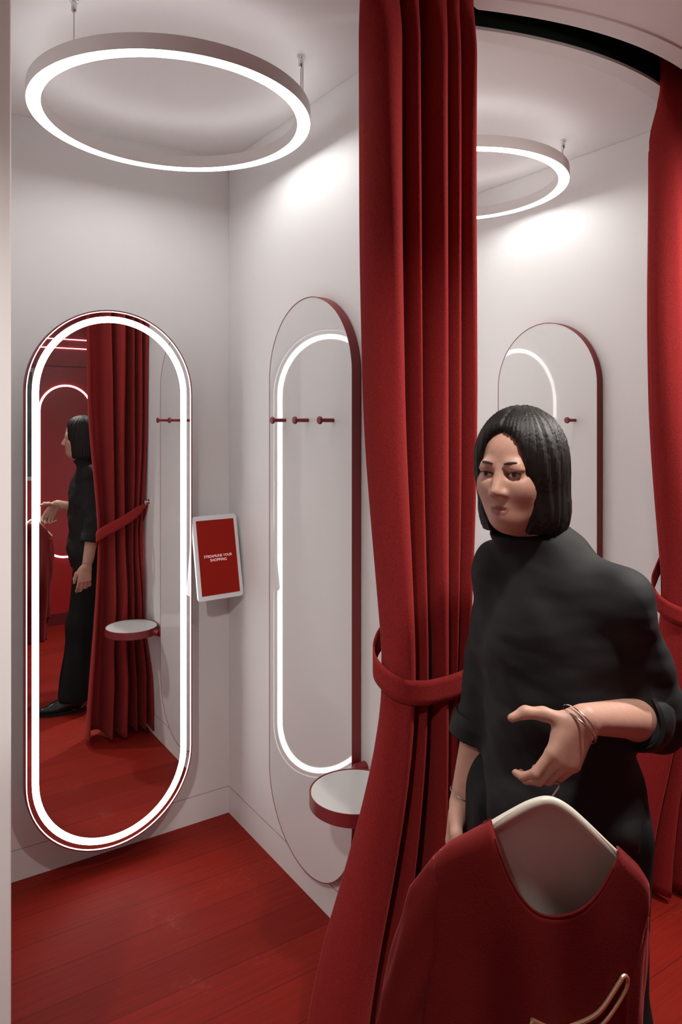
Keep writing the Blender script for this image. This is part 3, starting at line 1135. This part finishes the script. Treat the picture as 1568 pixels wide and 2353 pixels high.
for nm, p, ax, rad in (('cuff', cuff_r, ar, .0552), ('cuff', cuff_l, al, .0512)):
    u = np.cross(ax, Up)
    u /= np.linalg.norm(u)
    w = np.cross(ax, u)
    c = MB()
    rows = []
    for d, e in ((-.045, .0035), (-.022, .0055), (.0, .0035), (.004, -.001), (-.006, -.005)):
        rows.append([tuple(p + ax * d + (u * math.cos(a) + w * math.sin(a)) * (rad + e + .002 * math.sin(3 * a + d * 90))) for a in [2 * PI * k / 40 for k in range(41)]])
    c.grid(rows)
    build(nm, c, M['black'], person, smooth=True, solid=.003)
# front placket and side seam of the top
def trousers():
    F = Field((.78, .62, .0), (1.46, 1.36, .98), .005)
    F.ell(B(-.008, 0, .87), (.112, .155, .12), AX, .05)
    for h_, k_, a_, r3 in ((hip_r, kn_r, an_r, .092), (hip_l, kn_l, an_l, .090)):
        F.cone(h_, k_, .095, .075, .05)
        F.cone(k_, a_ + Up * .0 - Fw * .012, .075, r3, .05)
    F.wave([(.003, 60, 45, 6, .3), (.002, -90, 60, 9, 1.1)])
    F.cut(B(0, 0, .068), -Up)
    F.cut(B(0, 0, .955), Up)
    return F.mesh()
pv, pq = trousers()
link('trousers', relax(pv, pq, 3, .5), pq, M['trouser'], person, smooth=True, sharp=None)

def shoe(a_, d):
    d = np.array(d, float)
    d /= np.linalg.norm(d)
    sd = np.cross(d, Up)
    A = [d, sd, Up]
    g = np.array([a_[0], a_[1], 0.0])
    lo = np.minimum(g - d * .09, g + d * .21) - .06
    hi = np.maximum(g - d * .09, g + d * .21) + .06
    F = Field((lo[0], lo[1], -.006), (hi[0], hi[1], .16), .003)
    F.cone(g + Up * .05 - d * .025, g + Up * .115 - d * .01, .034, .036, .02)
    F.ell(g + d * .035 + Up * .045, (.085, .037, .037), A, .03)
    F.ell(g + d * .105 + Up * .030, (.072, .034, .024), A, .025)
    F.cone(g + d * .12 + Up * .022, g + d * .172 + Up * .017, .022, .010, .02)
    F.cut(g + Up * .012, -Up)
    V, Q = F.mesh()
    s = link('shoe', relax(V, Q, 2, .4), Q, M['shoe'], person, smooth=True, sharp=None)
    so = MB()
    out = [g + d * f + sd * r for f, r in ((.186, 0), (.165, .016), (.12, .036), (.06, .037), (.0, .034), (-.05, .032), (-.068, .018), (-.068, -.018), (-.05, -.032), (.0, -.034), (.06, -.037), (.12, -.036), (.165, -.016))]
    m = len(out)
    so.add([tuple(p) for p in out] + [tuple(p + Up * .015) for p in out], [tuple(range(m))[::-1], tuple(range(m, 2 * m))] + [(i, (i + 1) % m, m + (i + 1) % m, m + i) for i in range(m)])
    build('sole', so, M['black'], s)
shoe(an_r, Fw * .97 + Rt * .1)
shoe(an_l, Fw)

# jewellery
def bangle(c, ax, rad, r, m, nm='bracelet', tilt=0.0, lab=None):
    ax = ax / np.linalg.norm(ax)
    u = np.cross(ax, Up)
    u /= np.linalg.norm(u)
    w = np.cross(ax, u)
    pts = [c + (u * math.cos(a) + w * math.sin(a)) * rad + ax * tilt * math.sin(a) for a in [2 * PI * k / 36 for k in range(36)]]
    o = build(nm, MB().tube(pts, r, 8, closed=True), m, person, smooth=True)
    if lab:
        o['label'] = lab
bangle(wr_r + ar * -.012, ar, .0285, .0012, M['steel'], tilt=.006, lab='thin dark bracelet')
bangle(wr_l + l1 * .016 + l3 * .004, l1, .0335, .0014, M['silver'], tilt=.010, lab='silver bangle at the wrist')
bangle(wr_l + l1 * .008 + l3 * .004, l1, .0325, .0011, M['silver'], tilt=.013, lab='silver bangle at the wrist')

# ------------------------------------------------------------------ coat hanger with the red garment
hk = wr_l + l1 * .112 + l3 * .020 + l2 * .004      # inside the curled fingers
T = -camF                                          # the garment faces the corridor
ga = math.radians(7)
Gu = camR * math.cos(ga) - Up * math.sin(ga)       # along the shoulders
Gv = Up * math.cos(ga) + camR * math.sin(ga)
Gn = T
apex = np.array([.873, .742, 1.029])
apex = apex * 1.0
def G(u, v, n=0.0):
    return apex + Gu * u + Gv * v + Gn * n
hgr = thing('coat_hanger', 'cream coat hanger hanging from the hand of the woman in black', 'hanger', tuple(apex))
hg = MB()
prof = [(-.150, -.101), (-.135, -.089), (-.10, -.064), (-.055, -.030), (-.025, -.010), (0, -.002), (.025, -.010), (.055, -.030), (.10, -.064), (.135, -.089), (.150, -.101)]
hg.tube([G(u, v, .0) for u, v in [tuple(q) for q in catmull(prof, 4)]], .0075, 12)
build('hanger_body', hg, M['hanger'], hgr, smooth=True)
hk0 = G(0, .0)
hkp = [hk0, hk0 + (hk - hk0) * .3 + camR * .012, hk0 + (hk - hk0) * .62 + camR * .022]
Hc = hk - Up * .004
hkp += [Hc + camR * .018 * math.cos(a) + Up * .018 * math.sin(a) for a in [math.radians(q) for q in (-20, 20, 60, 100, 140, 180, 215)]]
build('hook', MB().tube([q for q in catmull(hkp, 4)], .0016, 8), M['chrome'], hgr, smooth=True)

dress = thing('red_dress', 'dark red wool dress with cream lining hanging in front of the woman in black', 'dress', tuple(G(0, -.70)))
def hline(u):                                      # shoulder line along the hanger
    return np.interp(abs(u), [0, .025, .055, .10, .15, .166, .19], [.012, .007, -.012, -.045, -.080, -.098, -.135])
def width(t):
    return np.interp(t, [0, .06, .12, .25, .45, 1.0], [.163, .167, .162, .156, .160, .178])
def thick(t, a):
    return np.interp(t, [-1, 0, .02, .05, .1, .25, .5, 1], [.010, .011, .014, .02, .030, .042, .055, .085])
LEN = .70
def sheet(side, neck):
    """one half of the dress: side +1 front, -1 back; neck(u) gives the neckline height or None"""
    rows = []
    nU, nT = 72, 60
    for i in range(nT + 1):
        t = i / nT
        r = []
        for k in range(nU + 1):
            s = -1 + 2 * k / nU
            w = width(t)
            u = s * w
            top = hline(s * .172) - (.016 if side < 0 else 0)
            nk = neck(s * .172)
            if nk is not None:
                nk = min(nk, top)
                top = nk
            v = top + (-LEN - top) * t ** 1.0
            fold = np.clip((-v - .12) / .45, 0, 1)
            clo = min(1.0, .12 + (top - v) / .012) if nk is None else 1.0
            n = (1 if side > 0 else -.6) * clo * (thick(-v / LEN, s) * math.sqrt(max(0, 1 - s * s)) ** .8 + .002)
            n += side * fold * .016 * math.cos(s * 11 + .8 * math.sin(v * 6) + side) * (1 - s ** 4)
            n += .004 * math.sin(s * 7 + v * 16) * (1 - s ** 4) * min(1, -v * 6 + .1)
            r.append(tuple(G(u, v, n)))
        rows.append(r)
    return rows
def neck_front(u):
    a = (u - .012) / .100
    return -.150 + .100 * abs(a) ** 2.2 if abs(a) < 1 else None
def neck_back(u):
    a = (u - .010) / .096
    return -.030 + .02 * a * a if abs(a) < 1 else None
fr = sheet(1, neck_front)
build('front', MB().grid(fr), M['dress'], dress, smooth=True, sharp=None, solid=.003)
bk = sheet(-1, neck_back)
build('back', MB().grid(bk), M['dress'], dress, smooth=True, sharp=None, solid=.003)
# cream lining: the inside of the back and the facing along the shoulders
lr = []
for i in range(25):
    t = i / 24
    r = []
    for k in range(41):
        s = -1 + 2 * k / 40
        u = .012 + s * .116
        top = hline(u) - .010
        v = top + (-.235 - top) * t
        n = -.012 * math.sqrt(max(0, 1 - s * s)) + .014 * math.exp(-(t / .12) ** 2) + .004 * math.sin(s * 6 + v * 20) * t
        r.append(tuple(G(u, v, n)))
    lr.append(r)
lin = build('lining', MB().grid(lr), M['lining'], dress, smooth=True, sharp=None, solid=.002)
lin['label'] = 'cream lining inside the neckline'
ep = [np.array(p) for p in fr[0][15:58]]
build('neck_binding', MB().tube([tuple(p) for p in ep], .0022, 8), M['dress'], dress, smooth=True)
for sd in (-1, 1):
    rows = []
    for i in range(41):
        t = i / 40
        c = np.array([sd * ((.146 if sd < 0 else .128) + (.030 if sd < 0 else .010) * min(1, t * 2.2)), -.108 - .47 * t])
        ru, rn = .030 + .018 * math.sin(PI * min(1, t * 2)) * .5 + .012 * t, .018 + .016 * t
        if t < .1:
            ru *= .55 + 4.5 * t
        r = []
        for k in range(29):
            a = 2 * PI * k / 28
            wv = 1 + .10 * math.sin(3 * a + 9 * t + sd) + .06 * math.sin(5 * a - 14 * t)
            r.append(tuple(G(c[0] + ru * wv * math.cos(a), c[1], rn * wv * math.sin(a))))
        rows.append(r)
    sl = build('sleeve', MB().grid(rows), M['dress'], dress, smooth=True, sharp=None, solid=.003)
# gold angular clasp sewn to the front
def front_n(u, v):
    s = np.clip(u / width(-v / LEN), -1, 1)
    fold = np.clip((-v - .12) / .45, 0, 1)
    n = thick(-v / LEN, s) * math.sqrt(max(0, 1 - s * s)) ** .8 + .002 + fold * .016 * math.cos(s * 11 + .8 * math.sin(v * 6) + 1) * (1 - s ** 4)
    return n + .004 * math.sin(s * 7 + v * 16) * (1 - s ** 4)
cp = []
for u, v in ((-.022, -.280), (.014, -.296), (.044, -.294), (.076, -.268), (.104, -.232), (.112, -.222), (.120, -.228), (.116, -.246), (.084, -.284), (.050, -.308), (.012, -.312), (-.018, -.294)):
    u += .012
    cp.append(G(u, v, front_n(u, v) + .006))
cc = catmull(cp + [cp[0]], 5)[:-1]
clasp = build('clasp', MB().tube([tuple(p) for p in cc], .0032, 10, closed=True), M['gold'], dress, smooth=True)
clasp['label'] = 'angular gold metal clasp on the front'
